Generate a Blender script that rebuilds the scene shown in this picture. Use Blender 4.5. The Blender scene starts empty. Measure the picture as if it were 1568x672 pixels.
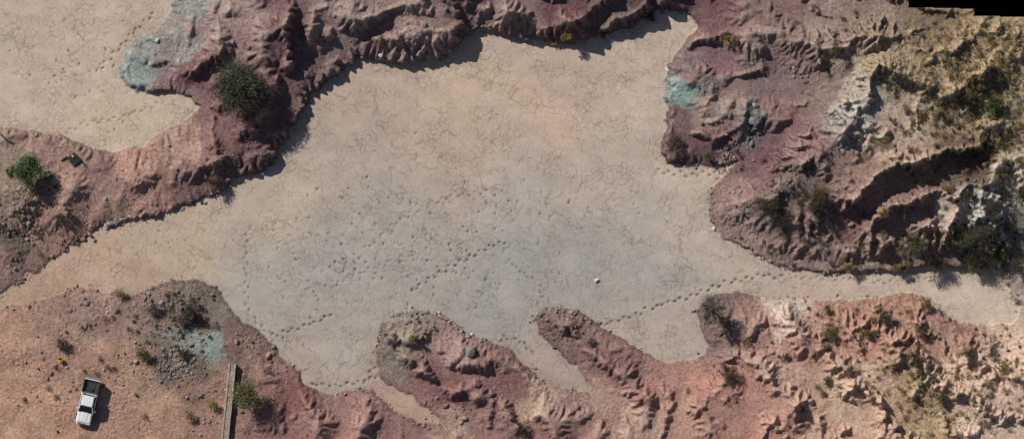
import bpy, math, random
import numpy as np
from mathutils import Vector, Matrix
random.seed(7); RNG=np.random.default_rng(11)
S=0.0735
def WX(px): return (px-784.0)*S
def WY(py): return (336.0-py)*S
scene=bpy.context.scene
# ------------------------------------------------------------------ noise
def perlin(x,y,seed=0):
    r=np.random.default_rng(seed+100)
    ang=r.random(4096)*2*np.pi
    GX=np.cos(ang).astype(np.float32); GY=np.sin(ang).astype(np.float32)
    xi=np.floor(x).astype(np.int64); yi=np.floor(y).astype(np.int64)
    fx=(x-xi).astype(np.float32); fy=(y-yi).astype(np.float32)
    def g(ix,iy,dx,dy):
        k=(ix*73856093 ^ iy*19349663 ^ (ix*iy*83492791)) & 4095
        return GX[k]*dx+GY[k]*dy
    u=fx*fx*fx*(fx*(fx*6-15)+10); v=fy*fy*fy*(fy*(fy*6-15)+10)
    a=g(xi,yi,fx,fy); b=g(xi+1,yi,fx-1,fy); c=g(xi,yi+1,fx,fy-1); d=g(xi+1,yi+1,fx-1,fy-1)
    return ((a+(b-a)*u)*(1-v)+(c+(d-c)*u)*v)*1.4
def fbm(x,y,sc,o=4,seed=0,gain=0.5):
    s=0;a=1;t=0
    for i in range(o):
        s=s+a*perlin(x/sc+i*17.3,y/sc-i*9.1,seed+i); t+=a; a*=gain; sc=sc/2.03
    return s/t
def ridged(x,y,sc,o=4,seed=0,gain=0.5):
    s=0;a=1;t=0
    for i in range(o):
        s=s+a*(1-2*np.abs(perlin(x/sc+i*7.3,y/sc-i*4.1,seed+i))); t+=a; a*=gain; sc=sc/2.05
    return s/t
def sstep(a,b,x):
    t=np.clip((x-a)/(b-a),0,1); return t*t*(3-2*t)
# ------------------------------------------------------------------ layout (survey coordinates)
MAIN=[(-60,480),(-60,492),(0,472),(40,462),(80,450),(120,440),(150,445),(200,450),(222,444),(240,435),(265,425),(310,430),(335,445),(345,460),(360,480),
(380,495),(400,510),(425,532),(445,558),(460,570),(465,588),(490,600),(515,603),(540,595),(570,597),(590,615),(610,635),(640,648),(675,648),
(668,634),(640,615),(605,592),(582,575),(575,555),(577,525),(585,495),(600,480),(630,474),(662,477),(690,490),(715,512),(740,518),(770,530),(800,555),(820,572),
(850,590),(880,598),(908,603),(890,570),(868,550),(840,525),(822,505),(815,488),(825,475),(845,470),(870,473),(895,480),(915,495),(940,510),
(970,530),(1000,545),(1020,555),(1050,552),(1078,545),(1085,525),(1072,500),(1066,480),(1075,462),(1100,450),(1125,444),(1150,452),(1190,458),
(1230,458),(1270,460),(1320,455),(1370,450),(1400,450),(1420,458),(1430,470),(1445,485),(1465,492),(1490,498),(1520,497),(1555,492),
(1562,470),(1548,450),(1535,420),(1500,412),(1430,411),(1385,412),(1340,416),(1300,418),(1260,418),(1215,415),(1180,402),(1155,388),(1130,375),
(1105,362),(1090,345),(1085,320),(1088,292),(1105,270),(1130,246),(1110,250),(1085,256),(1050,255),(1020,248),(1012,235),(1017,200),(1021,170),
(1016,150),(1020,130),(1022,100),(1035,80),(1050,65),(1065,42),(1058,26),(1035,15),(1010,18),(985,32),(958,48),(930,53),(900,60),(865,68),
(840,65),(800,60),(770,55),(753,48),(740,42),(722,50),(706,68),(690,84),(665,93),(630,99),(600,98),(575,93),(548,90),(530,108),(505,125),
(482,145),(456,182),(442,210),(427,240),(405,265),(385,268),(358,276),(345,292),(320,302),(285,316),(250,328),(215,336),(185,342),(160,350),
(125,368),(90,388),(60,412),(25,437),(0,452)]
UPL=[(-3000,-3000),(275,-3000),(270,-20),(262,10),(250,35),(235,50),(208,60),(190,80),(182,105),(190,130),(210,140),(250,142),(290,150),(303,162),(288,180),
(262,195),(235,210),(215,222),(180,232),(150,230),(120,215),(90,207),(50,200),(20,195),(-20,195),(-3000,200)]
def sdist(P,X,Y):
    """signed distance, negative inside"""
    d=np.full(X.shape,1e12,np.float32); ins=np.zeros(X.shape,bool); n=len(P)
    for i in range(n):
        x0,y0=P[i]; x1,y1=P[(i+1)%n]
        ex,ey=x1-x0,y1-y0
        t=np.clip(((X-x0)*ex+(Y-y0)*ey)/(ex*ex+ey*ey+1e-9),0,1)
        d=np.minimum(d,(X-x0-t*ex)**2+(Y-y0-t*ey)**2)
        if y0!=y1:
            c=((y0>Y)!=(y1>Y)) & (X < ex*(Y-y0)/ey+x0)
            ins^=c
    d=np.sqrt(d); return np.where(ins,-d,d)
def pdist(P,X,Y):
    d=np.full(X.shape,1e12,np.float32)
    for i in range(len(P)-1):
        x0,y0=P[i]; x1,y1=P[i+1]; ex,ey=x1-x0,y1-y0
        t=np.clip(((X-x0)*ex+(Y-y0)*ey)/(ex*ex+ey*ey+1e-9),0,1)
        d=np.minimum(d,(X-x0-t*ex)**2+(Y-y0-t*ey)**2)
    return np.sqrt(d)
# x,y,r,g,b,height
HC=[(300,30,136,114,108,1.5),(350,45,150,122,112,1.9),(430,50,110,76,80,1.7),(520,30,142,116,108,2.0),(600,60,130,104,98,2.1),(650,40,148,120,110,2.0),(700,25,116,88,86,2.2),
(860,30,110,72,75,1.9),(780,20,138,108,102,1.9),(800,45,125,100,95,1.0),(950,15,102,84,80,2.2),(980,10,90,72,68,2.4),(560,80,120,94,90,1.4),(475,110,110,82,82,1.4),(500,60,138,110,102,1.8),
(300,110,116,76,80,1.6),(245,95,130,118,112,0.8),(222,90,130,136,130,0.5),(204,112,132,147,140,0.35),(270,72,138,130,122,0.8),(297,14,134,136,128,1.2),(270,130,138,106,100,0.6),(340,180,122,82,83,1.4),(330,215,128,84,82,1.2),
(285,215,164,124,107,0.9),(200,245,160,118,103,0.7),(150,245,138,108,98,0.6),(100,240,140,113,101,0.5),(60,230,148,116,104,0.4),(110,290,156,118,104,0.9),(30,250,138,118,101,0.7),(30,300,130,106,91,0.9),(60,340,148,112,97,0.8),(25,370,110,92,77,0.9),(100,350,154,114,98,0.7),
(20,420,134,104,93,0.6),(220,290,154,114,99,0.9),(310,270,126,94,87,1.1),(345,268,118,92,84,0.9),(380,220,110,74,74,1.4),(420,170,114,82,82,1.5),(425,110,116,82,83,1.6),(400,60,135,108,102,1.8),(180,320,148,114,101,0.7),(270,170,136,109,100,.5),
(60,600,174,131,106,0.4),(30,500,166,126,103,0.35),(80,480,150,117,101,0.3),(150,480,150,117,103,0.3),(200,470,140,110,98,0.3),(240,470,128,106,94,0.5),(290,455,116,98,88,0.6),(315,500,122,105,96,0.5),(320,522,130,141,134,0.25),(296,512,132,134,126,0.35),(275,555,114,98,87,0.4),(200,590,166,126,103,0.35),(130,560,164,124,103,0.35),
(150,650,165,125,101,0.4),(240,640,166,126,103,0.4),(320,610,144,109,92,0.4),(380,560,128,98,88,0.6),(420,590,146,108,97,0.9),(450,610,126,82,78,1.2),(470,640,138,99,92,1.3),(530,625,146,106,99,1.0),(570,650,150,110,103,1.0),(370,520,124,98,88,0.5),(600,660,138,98,93,1.0),
(620,500,132,118,106,0.7),(600,540,126,110,101,0.7),(650,530,144,113,105,0.9),(650,570,134,94,92,1.0),(700,600,126,82,82,1.2),(690,540,146,115,107,.9),(760,550,136,100,96,1.1),(820,610,166,138,116,1.3),(740,640,134,98,93,1.3),(790,590,128,88,85,1.4),(700,660,154,122,108,1.4),
(845,485,120,94,88,0.7),(890,520,128,96,92,1.0),(950,555,136,100,93,1.1),(930,620,156,120,106,1.3),(870,640,148,114,104,1.2),(1010,590,156,110,99,1.3),(1050,630,162,120,103,1.5),(970,650,164,130,113,1.5),(860,665,138,96,91,1.5),
(1100,600,158,108,95,1.6),(1090,510,124,99,93,0.8),(1110,460,116,98,92,0.6),(1160,500,148,110,99,0.8),(1200,485,190,166,150,1.0),(1230,530,162,120,103,1.3),(1300,590,184,150,124,2.1),(1300,500,160,115,98,1.3),(1370,490,160,116,97,1.4),(1180,570,176,140,119,1.5),(1150,600,162,114,99,1.6),
(1400,600,162,134,100,2.2),(1450,580,186,153,128,2.1),(1520,560,190,156,133,2.0),(1500,640,196,164,142,2.3),(1180,640,164,120,103,2.0),(1250,640,172,134,113,2.1),(1340,640,182,146,121,2.3),(1420,650,160,134,101,2.4),(1560,610,192,160,138,2.2),(1450,515,156,116,99,1.4),
(1050,105,122,97,94,0.6),(1043,140,124,150,142,0.4),(1035,185,116,85,85,0.5),(1060,225,108,78,80,0.6),(1095,165,146,120,107,1.2),(1120,215,124,90,89,1.0),(1150,195,104,98,98,0.9),(1100,90,126,95,93,1.0),(1160,60,142,115,105,1.8),(1090,15,114,74,78,1.8),(1060,10,108,73,76,1.6),(1180,20,128,99,91,2.4),
(1190,110,120,98,94,1.4),(1270,60,138,114,101,2.6),(1200,180,124,89,88,1.5),(1250,140,126,104,91,1.6),(1170,245,116,77,79,1.0),(1240,220,130,98,92,2.4),(1120,300,142,109,99,0.7),(1160,330,118,98,88,0.9),(1200,290,116,95,85,1.3),(1150,365,148,118,105,0.5),(1240,390,138,110,101,0.7),(1300,390,132,103,94,.8),(1220,350,126,98,91,1.0),
(1300,340,120,84,82,1.6),(1320,290,136,104,94,2.6),(1360,370,138,104,94,1.4),(1400,320,130,98,90,2.4),(1380,280,122,98,87,2.2),(1430,262,114,94,80,2.2),(1440,330,172,148,134,2.5),(1310,180,158,152,144,3.4),(1295,200,140,131,121,3.2),(1345,205,172,145,124,3.6),(1400,195,176,151,124,3.8),(1360,110,148,128,97,4.0),(1330,150,154,141,121,3.7),(1440,90,154,130,94,4.4),(1520,70,162,136,100,4.6),
(1540,190,164,142,111,4.4),(1545,270,172,157,138,3.6),(1500,330,166,162,152,2.6),(1540,370,120,111,99,1.8),(1450,180,154,128,97,4.2),(1420,50,112,94,72,3.8),(1330,30,134,110,95,3.2),(1480,245,86,69,58,3.4),(1390,240,166,136,112,3.4),(1300,250,128,98,89,2.8),(1430,380,124,99,88,1.2),(1500,395,118,106,92,1.0),(1320,400,144,118,105,.8),(1220,90,126,100,96,1.8),(1560,430,150,140,126,.8)]
PC=[(100,80,182,166,151),(200,180,186,168,151),(40,30,178,162,149),(30,150,184,168,153),(230,40,180,162,149),(560,130,172,154,141),(700,140,182,163,146),(850,180,186,164,148),(1000,80,180,164,151),(1000,180,180,164,152),(800,300,168,158,149),(600,400,157,152,145),(900,400,153,149,144),
(700,230,176,158,143),(880,100,178,159,145),(1000,330,168,158,149),(430,320,178,163,148),(250,370,178,160,141),(150,400,178,154,135),(60,440,172,146,127),(500,530,166,156,146),(1000,500,171,157,147),(1300,435,182,165,151),(1500,450,188,173,159),(850,560,166,149,138),(640,630,170,143,129),(750,480,154,150,144),
(1000,420,157,151,145),(1050,270,182,167,153),(400,430,163,155,146),(540,220,170,155,143),(800,400,153,149,145),(500,400,159,154,148),(900,260,176,162,150),(600,330,166,157,148),(200,440,172,151,136),(1150,425,176,161,149),(450,580,162,147,136),(1060,330,180,165,153)]
def srgb2lin(c):
    c=np.asarray(c,dtype=np.float64)/255.0
    return np.where(c<=0.04045,c/12.92,((c+0.055)/1.055)**2.4)
def idw(P,X,Y,vals,p=2.2,e=60.0):
    out=[np.zeros(X.shape,np.float32) for _ in range(vals.shape[1])]; ws=np.zeros(X.shape,np.float32)
    for i,q in enumerate(P):
        w=1.0/((X-q[0])**2+(Y-q[1])**2+e)**p
        w=w.astype(np.float64); ws=ws+w
        for k in range(vals.shape[1]): out[k]=out[k]+w*vals[i,k]
    return [o/ws for o in out]
RIDGES=[([(440,-10),(440,60),(425,120),(400,190),(385,240)],1.0,20),([(478,-10),(456,50),(462,90),(448,130),(436,165)],-1.8,9),([(560,50),(640,72),(690,58),(715,15)],1.1,18),
([(750,22),(830,46),(895,25),(935,-10)],1.0,16),([(790,-5),(835,15),(870,5)],-1.3,10),([(300,100),(335,70),(322,20)],0.8,18),([(110,245),(220,262),(300,232),(360,250)],0.4,26),([(385,50),(370,100),(400,150)],-.8,9),([(310,-5),(300,40),(335,75)],-.6,7),
([(520,-5),(545,40),(590,20),(640,0)],0.8,14),([(500,90),(530,60),(600,35),(640,25),(680,30)],-1.4,10),([(735,45),(760,20),(770,-10)],-1.2,9),([(900,60),(925,30),(960,10)],-1.2,9),
([(610,505),(650,560),(700,588),(760,600),(800,650)],0.9,20),([(700,522),(780,552),(835,605),(850,670)],0.7,20),([(680,570),(735,570),(790,610),(815,672)],-1.6,10),([(600,560),(640,600),(700,625),(740,672)],-1.3,10),([(620,530),(660,545),(690,575)],-.7,8),([(750,560),(800,600),(830,672)],-.9,8),
([(850,490),(900,530),(960,570),(1000,620),(1010,690)],0.8,18),([(905,603),(940,650),(950,690)],-1.3,12),([(870,515),(900,555),(930,580),(960,640)],-.8,8),([(985,560),(1010,610),(1000,672)],-1.0,9),([(460,600),(480,640),(520,672)],0.7,18),([(1100,470),(1115,560),(1075,620),(1090,680)],0.4,26),([(1040,560),(1045,620),(1030,680)],-1.3,12),
([(1065,62),(1160,48),(1260,78),(1340,58),(1440,40)],1.2,20),([(1150,130),(1225,128),(1285,105),(1350,85)],-1.9,11),([(1340,110),(1303,185),(1245,240),(1185,290)],1.6,22),
([(1158,240),(1200,205),(1245,172),(1290,125)],-2.4,11),([(1190,210),(1235,200),(1290,150)],0.9,12),([(1070,80),(1120,110),(1160,90),(1230,100)],-.9,8),([(1140,270),(1200,270),(1260,290),(1290,345)],-1.1,10),
([(1290,350),(1325,306),(1375,278),(1430,268),(1478,252)],-3.4,14),([(1296,318),(1345,270),(1400,244),(1450,228),(1480,226)],2.2,15),
([(1335,335),(1395,305),(1440,290),(1468,310),(1445,370)],1.9,14),([(1370,350),(1400,335),(1430,310)],-1.3,8),([(1470,285),(1500,320),(1550,380)],1.6,16),([(1480,300),(1480,350),(1500,390)],-1.8,12),([(1545,285),(1562,340),(1555,400)],-2.0,12),
([(1350,100),(1400,130),(1440,150),(1500,110)],1.6,18),([(1385,150),(1370,190),(1400,225)],-2.0,11),([(1400,75),(1450,85),(1480,65)],1.1,13),([(1440,100),(1470,90),(1500,70)],-1.5,10),([(1420,200),(1470,190),(1520,160)],-1.6,11),([(1490,240),(1530,230),(1568,215)],-1.4,11),([(1270,2),(1360,16),(1400,30),(1450,42)],-3.0,10),([(1200,8),(1260,35),(1310,28)],-1.8,9),([(1330,180),(1350,160),(1340,130)],-1.6,9),
([(1200,480),(1255,530),(1330,600),(1400,690)],1.3,17),([(1340,470),(1400,545),(1460,600),(1568,645)],1.2,17),([(1240,600),(1170,655),(1150,690)],1.0,15),([(1450,500),(1520,560),(1600,585)],1.0,15),
([(1230,480),(1290,535),(1360,590),(1420,672)],-1.9,10),([(1380,490),(1440,560),(1500,600),(1590,620)],-1.9,10),([(1190,530),(1240,580),(1310,640),(1330,680)],-1.9,10),([(1130,560),(1160,610),(1130,680)],-1.5,10),([(1100,540),(1165,560),(1215,620)],0.7,13),
([(1250,600),(1300,575),(1380,590)],-1.4,9),([(1280,640),(1340,625),(1400,640)],-1.4,9),([(1360,640),(1440,620),(1500,640),(1568,672)],-1.4,9),([(1320,520),(1350,560),(1400,580)],-1.2,8),([(1470,520),(1500,545),(1568,560)],-1.2,8),
([(945,30),(1000,10),(1040,-10)],1.0,13),([(700,-8),(722,30)],-1.2,9),([(1065,205),(1100,212),(1135,190),(1145,150)],0.9,10),([(1060,190),(1085,198),(1120,185),(1132,150)],-0.6,7)]
# ------------------------------------------------------------------ coarse grid + erosion
CG=2.0; X0,X1,Y0,Y1=-44.0,1612.0,-44.0,716.0
cx=np.arange(X0,X1+.1,CG); cy=np.arange(Y0,Y1+.1,CG)
GXc,GYc=np.meshgrid(cx,cy)
def region(X,Y):
    wx=fbm(X,Y,26,3,5)*9; wy=fbm(X,Y,26,3,25)*9
    sd=np.minimum(sdist(MAIN,X+wx,Y+wy),sdist(UPL,X+wx,Y+wy))
    return sd+fbm(X,Y,9,3,45,.6)*3.0
def basefield(X,Y,sd):
    wx=fbm(X,Y,60,3,70,.45)*26; wy=fbm(X,Y,60,3,90,.45)*26
    hv=np.array([[q[5]] for q in HC])
    hb=idw(HC,X+wx*.4,Y+wy*.4,hv,1.6,300)[0]
    east=sstep(1130,1350,X)
    ul=(sstep(1100,1000,X)*sstep(380,330,Y))
    ulc=ul*sstep(330,430,X)
    eh=0.20+0.40*ul+0.65*ulc+0.3*east+fbm(X,Y,70,2,140)*0.3
    ew=7+8*(1-ul)
    eh=np.maximum(eh,.06)
    bank=eh*sstep(0,1,sd/ew)
    body=hb*sstep(0,1,(sd+2)/85.0)**0.9
    flat=sstep(440,350,X)*sstep(400,440,Y)
    r=ridged(X+wx,Y+wy,100,4,200,.42)
    bil=1-2*ridged(X+wx*.7,Y+wy*.7,74,3,215,.34)*.5-.5
    r2=ridged(X+wx*.5,Y+wy*.5,38,2,230,.4)
    t=sstep(950,1250,X+(Y-300)*.5)
    se=sstep(440,520,Y)*sstep(1000,1150,X)
    amp=(1.05+0.65*east+.40*se)*(1-.86*flat)*(1-.5*sstep(330,250,X)*sstep(200,260,Y))
    ramp=sstep(0,1,sd/42.0)
    h=bank+body+ramp*amp*((r*0.95+r2*.42)*t+(bil*1.8-.1)*(1-t)+fbm(X,Y,24,2,240)*.12)
    h=h+ramp*(1-.75*flat)*fbm(X,Y,11,2,245)*.05
    for P,dh,w in RIDGES:
        d=pdist(P,X+wx*.6,Y+wy*.6)
        wv=w*(1+.35*fbm(X,Y,40,2,260)); mod=1+.5*fbm(X,Y,50,2,270)
        h=h+dh*mod*(np.exp(-(d/wv)**1.45))*sstep(0,1,(sd)/16.0)
    d=np.hypot(X+wx*.5-1097,(Y+wy*.5-168)*1.15); h=h+0.5*(1-sstep(20,36,d))*ramp
    d=np.hypot(X+wx*.3-1475,(Y+wy*.3-250)*1.3); h=h-2.8*(1-sstep(11,24,d))
    return h
sdc=region(GXc,GYc)
hc=basefield(GXc,GYc,sdc)
hc=np.where(hc<.15,.15*np.exp((np.minimum(hc,.15)-.15)/.4),hc)
hc=np.where(sdc>-1,hc,0)
cell=CG*S
H=(hc/cell).astype(np.float64)+RNG.normal(0,.07,hc.shape)
NY,NX=H.shape
flow=np.zeros(NX*NY)
spawn=np.flatnonzero((sdc>12).ravel())
eastw=(0.45+0.7*sstep(1150,1350,GXc)+0.5*sstep(540,600,GYc)*sstep(900,1100,GXc)).ravel()
eastw*= (1-.8*(sstep(430,360,GXc)*sstep(400,440,GYc))).ravel()
def blur(a):
    b=a.copy(); b[1:-1]=(a[:-2]+2*a[1:-1]+a[2:])/4
    c=b.copy(); c[:,1:-1]=(b[:,:-2]+2*b[:,1:-1]+b[:,2:])/4
    return c
pw=eastw[spawn]; pw=pw/pw.sum()
for rnd in range(21):
    n=8500
    k=RNG.choice(spawn,n,p=pw)
    px=(k%NX)+RNG.random(n)*.9; py=(k//NX)+RNG.random(n)*.9
    px=np.clip(px,2,NX-4);py=np.clip(py,2,NY-4)
    dx=np.zeros(n);dy=np.zeros(n);vel=np.ones(n);wat=np.ones(n);sed=np.zeros(n)
    for s in range(56):
        ix=px.astype(int);iy=py.astype(int);fx=px-ix;fy=py-iy
        i0=iy*NX+ix;Hf=H.ravel()
        a=Hf[i0];b=Hf[i0+1];c=Hf[i0+NX];d=Hf[i0+NX+1]
        gx=(b-a)*(1-fy)+(d-c)*fy; gy=(c-a)*(1-fx)+(d-b)*fx
        hh=a*(1-fx)*(1-fy)+b*fx*(1-fy)+c*(1-fx)*fy+d*fx*fy
        dx=dx*.25-gx*.75;dy=dy*.25-gy*.75
        l=np.hypot(dx,dy)+1e-6;dx/=l;dy/=l
        qx=np.clip(px+dx,2,NX-4);qy=np.clip(py+dy,2,NY-4)
        jx=qx.astype(int);jy=qy.astype(int);gx2=qx-jx;gy2=qy-jy;j0=jy*NX+jx
        nh=Hf[j0]*(1-gx2)*(1-gy2)+Hf[j0+1]*gx2*(1-gy2)+Hf[j0+NX]*(1-gx2)*gy2+Hf[j0+NX+1]*gx2*gy2
        dh=nh-hh
        cap=np.maximum(-dh,.01)*vel*wat*1.9
        dep=(dh>0)|(sed>cap)
        delta=np.where(dep,np.where(dh>0,np.minimum(dh,sed),(sed-cap)*.18),-np.minimum((cap-sed)*.26,np.maximum(-dh,0)))
        sed=sed-delta
        acc=np.bincount(i0,delta*(1-fx)*(1-fy),NX*NY)+np.bincount(i0+1,delta*fx*(1-fy),NX*NY)+np.bincount(i0+NX,delta*(1-fx)*fy,NX*NY)+np.bincount(i0+NX+1,delta*fx*fy,NX*NY)
        flow+=np.bincount(i0,wat,NX*NY)
        acc=acc.reshape(NY,NX); H=H+.6*blur(acc)+.4*acc
        vel=np.sqrt(np.clip(vel*vel-dh*1.0,0.05,9));wat*=.98
        px,py=qx,qy
He=H*cell
He=.85*He+.15*blur(He)
mask=sstep(0.0,3.5,sdc)
He=np.maximum(He,.0)*mask
flow=blur(np.log1p(flow.reshape(NY,NX)))
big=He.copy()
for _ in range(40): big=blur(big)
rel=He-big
print('height range',He.min(),He.max(),'flow',flow.max(),'rel',rel.std())
def samp(A,X,Y):
    fx=np.clip((X-X0)/CG,0,NX-1.001);fy=np.clip((Y-Y0)/CG,0,NY-1.001)
    ix=fx.astype(int);iy=fy.astype(int);fx=fx-ix;fy=fy-iy
    return A[iy,ix]*(1-fx)*(1-fy)+A[iy,ix+1]*fx*(1-fy)+A[iy+1,ix]*(1-fx)*fy+A[iy+1,ix+1]*fx*fy
# ------------------------------------------------------------------ fine grid
FG=1.2
inn_x=np.arange(-34,1604,FG); inn_y=np.arange(-34,706,FG)
out=[]; st=4.0; v=0
while v<22000: v+=st; out.append(v); st*=1.28
out=np.array(out)
gx=np.concatenate([inn_x[0]-out[::-1],inn_x,inn_x[-1]+out]); gy=np.concatenate([inn_y[0]-out[::-1],inn_y,inn_y[-1]+out])
X,Y=np.meshgrid(gx,gy)
sd=samp(sdc,X,Y)+fbm(X,Y,5,2,300)*1.2
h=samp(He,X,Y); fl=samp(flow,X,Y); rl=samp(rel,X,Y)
hill=sstep(-1.0,1.6,sd)
far=sstep(30,600,np.maximum(np.maximum(-34-X,X-1604),np.maximum(-34-Y,Y-706)))
h=h+far*(fbm(X,Y,900,5,333)*14+4)
eastf=sstep(1100,1350,X)
rough=np.clip(fbm(X,Y,60,3,350)*1.8+.10,0,1)
h=h+hill*(fbm(X,Y,13,3,310)*0.05*(1+1.2*eastf)+fbm(X,Y,3.6,2,320)*(.02+.06*rough))
h=h+hill*rough*np.maximum(perlin(X/4.2,Y/4.2,360),0)*0.2
play=1-hill
h=h+play*(fbm(X,Y,150,3,340)*0.05+fbm(X,Y,9,3,345,.6)*0.016)
# crack network in dried mud
cwx=fbm(X,Y,30,3,600)*14; cwy=fbm(X,Y,30,3,610)*14
ck=np.zeros(X.shape)
for sc,ang,sdd,wd in ((17,.5,620,.045),(11,-.9,630,.06),(25,1.3,640,.03),(34,-.35,650,.022)):
    u=(X+cwx)*math.cos(ang)+(Y+cwy)*math.sin(ang); w=-(X+cwx)*math.sin(ang)+(Y+cwy)*math.cos(ang)
    ck=np.maximum(ck,np.exp(-(perlin(u/(sc*1.9),w/sc,sdd)/wd)**2)*sstep(-.05,.35,fbm(X,Y,45,3,sdd+5)))
ck=ck*play
h=h-ck*.025
# footprints
foot=np.zeros(X.shape)
TR=[([(632,445),(660,425),(700,402),(740,382),(776,369)],1.0),([(418,514),(455,502),(490,490),(512,477)],1.0),([(922,497),(960,486),(1010,468),(1060,452),(1110,434),(1162,422),(1200,424)],1.0),
 ([(478,588),(520,590),(560,580),(590,574)],1.0),([(1008,262),(1050,268),(1110,264),(1140,258)],.85),([(770,515),(800,522),(815,540)],.9),([(380,350),(376,400),(380,480),(415,512)],.6),
 ([(150,110),(190,65),(235,20)],.85),([(90,207),(130,190),(190,180),(240,160)],.5),([(660,310),(700,300),(770,290)],.5),([(560,585),(575,560)],.85),([(1200,424),(1260,425),(1350,432),(1430,430)],.55),
 ([(560,380),(620,330),(690,300)],.4),([(780,400),(830,440),(825,470)],.55),([(500,440),(560,415),(640,385)],.4),([(665,600),(620,590),(595,575)],.6)]
FP=[]
for t,s0 in TR:
    t=np.array(t,float); seg=np.hypot(*(t[1:]-t[:-1]).T); L=seg.sum(); cum=np.concatenate([[0],np.cumsum(seg)])
    u=0;k=0
    while u<L:
        x=np.interp(u,cum,t[:,0]);y=np.interp(u,cum,t[:,1]);x2=np.interp(u+2,cum,t[:,0]);y2=np.interp(u+2,cum,t[:,1])
        dd=np.array([x2-x,y2-y]);dd=dd/(np.hypot(*dd)+1e-6);nn=np.array([-dd[1],dd[0]])*(1.9 if k%2 else -1.9)
        FP.append((x+nn[0]+RNG.normal(0,.8),y+nn[1]+RNG.normal(0,.8),math.atan2(dd[1],dd[0])+RNG.normal(0,.2),s0*RNG.uniform(.75,1.05),RNG.uniform(.9,1.2))); u+=8.8+RNG.normal(0,1.2);k+=1
for (x0,y0,rx,ry,n) in [(620,380,130,70,110),(720,320,90,40,40),(440,370,40,80,34),(130,110,90,80,60),(250,360,60,30,14),(900,330,120,60,25),(560,330,90,60,30),(700,420,140,40,40),(530,410,25,20,30),(470,460,40,50,20)]:
    for i in range(n): FP.append((x0+RNG.normal(0,rx*.6),y0+RNG.normal(0,ry*.6),RNG.random()*3,RNG.uniform(.25,.9),RNG.uniform(.35,1.0)))
ox=len(out)
for (x,y,a,s,z_) in FP:
    i=int((x-inn_x[0])/FG)+ox; j=int((y-inn_y[0])/FG)+ox
    if i<6 or j<6 or i>len(gx)-7 or j>len(gy)-7: continue
    sl=(slice(j-4,j+5),slice(i-4,i+5))
    dx=X[sl]-x;dy=Y[sl]-y;u=dx*math.cos(a)+dy*math.sin(a);w=-dx*math.sin(a)+dy*math.cos(a)
    g=np.exp(-((u/(2.6*z_))**2+(w/(1.55*z_))**2))
    foot[sl]=np.maximum(foot[sl],g*s*play[sl])
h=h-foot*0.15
# ------------------------------------------------------------------ colour
hv=srgb2lin(np.array([q[2:5] for q in HC])); pv=srgb2lin(np.array([q[2:5] for q in PC]))
lum=hv@np.array([.3,.59,.11]); yy=np.array([q[1] for q in HC]); xx=np.array([q[0] for q in HC])
ds=np.where((yy<430)&(xx>255),.32,.24)[:,None]; tg=np.where(((yy<430)&(xx<1300))[:,None],np.array([[1.04,.98,.99]]),np.array([[1.05,.99,.94]]))
hv=hv*(1-ds)+lum[:,None]*tg*ds
Cx,Cy=GXc,GYc; wxc=fbm(Cx,Cy,50,5,400,.6)*34;wyc=fbm(Cx,Cy,50,5,420,.6)*34
hcol=[samp(c,X,Y) for c in idw(HC,Cx+wxc,Cy+wyc,hv,3.2,30)]
pcol=[samp(c,X,Y) for c in idw(PC,Cx+wxc*2.0,Cy+wyc*.8,pv,1.8,900)]
ILL=0.86
n1=fbm(X,Y,30,5,440); n2=fbm(X,Y,6,3,460); n3=fbm(X,Y,2.8,1,470)
band=np.sin(h*5.0+fbm(X,Y,80,3,480)*6)
flat=sstep(430,360,X)*sstep(400,440,Y)
mar=np.clip(band*.5+n1*1.0,-1,1)*(1-.7*flat)
dark=np.clip(fbm(X,Y,46,5,530,.65)*2.4-.1,0,1)
gb=srgb2lin([124,108,97]); tan=srgb2lin([184,160,140]); pur=srgb2lin([106,78,80])
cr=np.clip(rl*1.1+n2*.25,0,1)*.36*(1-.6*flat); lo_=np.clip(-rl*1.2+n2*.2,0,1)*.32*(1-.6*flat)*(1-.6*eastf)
pm=np.clip(fbm(X*.55,Y,26,6,500,.62),-1,1); st_=fbm(X*.5+Y*.5,Y*1.6-X*.8,14,3,505)
blot=fbm(X,Y,90,4,550)
pale=np.clip(fbm(X,Y,36,4,575,.6)*2.6-.35,0,1)*flat
C=[]
for k,mr in enumerate([.03,.09,.06]):
    hk=hcol[k]*(1-.38*dark)+gb[k]*.38*dark
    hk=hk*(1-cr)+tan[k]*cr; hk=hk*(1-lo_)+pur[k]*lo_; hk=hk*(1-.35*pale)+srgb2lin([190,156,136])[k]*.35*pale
    hcK=hk*(1+mar*mr)*(1+n1*.28+n2*.26+n3*.20)*1.03
    hcK=hcK*(1+.08*sstep(1.4,3.2,fl))
    pcK=pcol[k]*(1+pm*.22+st_*.07+blot*.12+n2*.06+n3*.05)*(1.03,1.015,.985)[k]
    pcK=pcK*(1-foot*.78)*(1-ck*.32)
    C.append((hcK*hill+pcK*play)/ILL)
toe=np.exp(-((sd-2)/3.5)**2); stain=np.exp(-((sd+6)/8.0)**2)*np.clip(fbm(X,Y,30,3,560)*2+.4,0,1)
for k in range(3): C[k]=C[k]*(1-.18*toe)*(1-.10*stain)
ne=sstep(1330,1480,X)*sstep(300,180,Y)*np.clip(fbm(X,Y,12,4,520)*2+.3,0,1)
yl=srgb2lin([142,118,80])/ILL
for k in range(3): C[k]=np.clip(C[k]*(1-.5*ne)+yl[k]*.5*ne,.01,.85)
ny,nx=X.shape
co=np.stack([WX(X),WY(Y),h],-1).reshape(-1,3).astype(np.float32)
idx=np.arange(nx*ny).reshape(ny,nx)
q=np.stack([idx[:-1,:-1],idx[1:,:-1],idx[1:,1:],idx[:-1,1:]],-1).reshape(-1,4)
fxc=(X[:-1,:-1]+X[1:,1:])*.5; fyc=(Y[:-1,:-1]+Y[1:,1:])*.5
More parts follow.
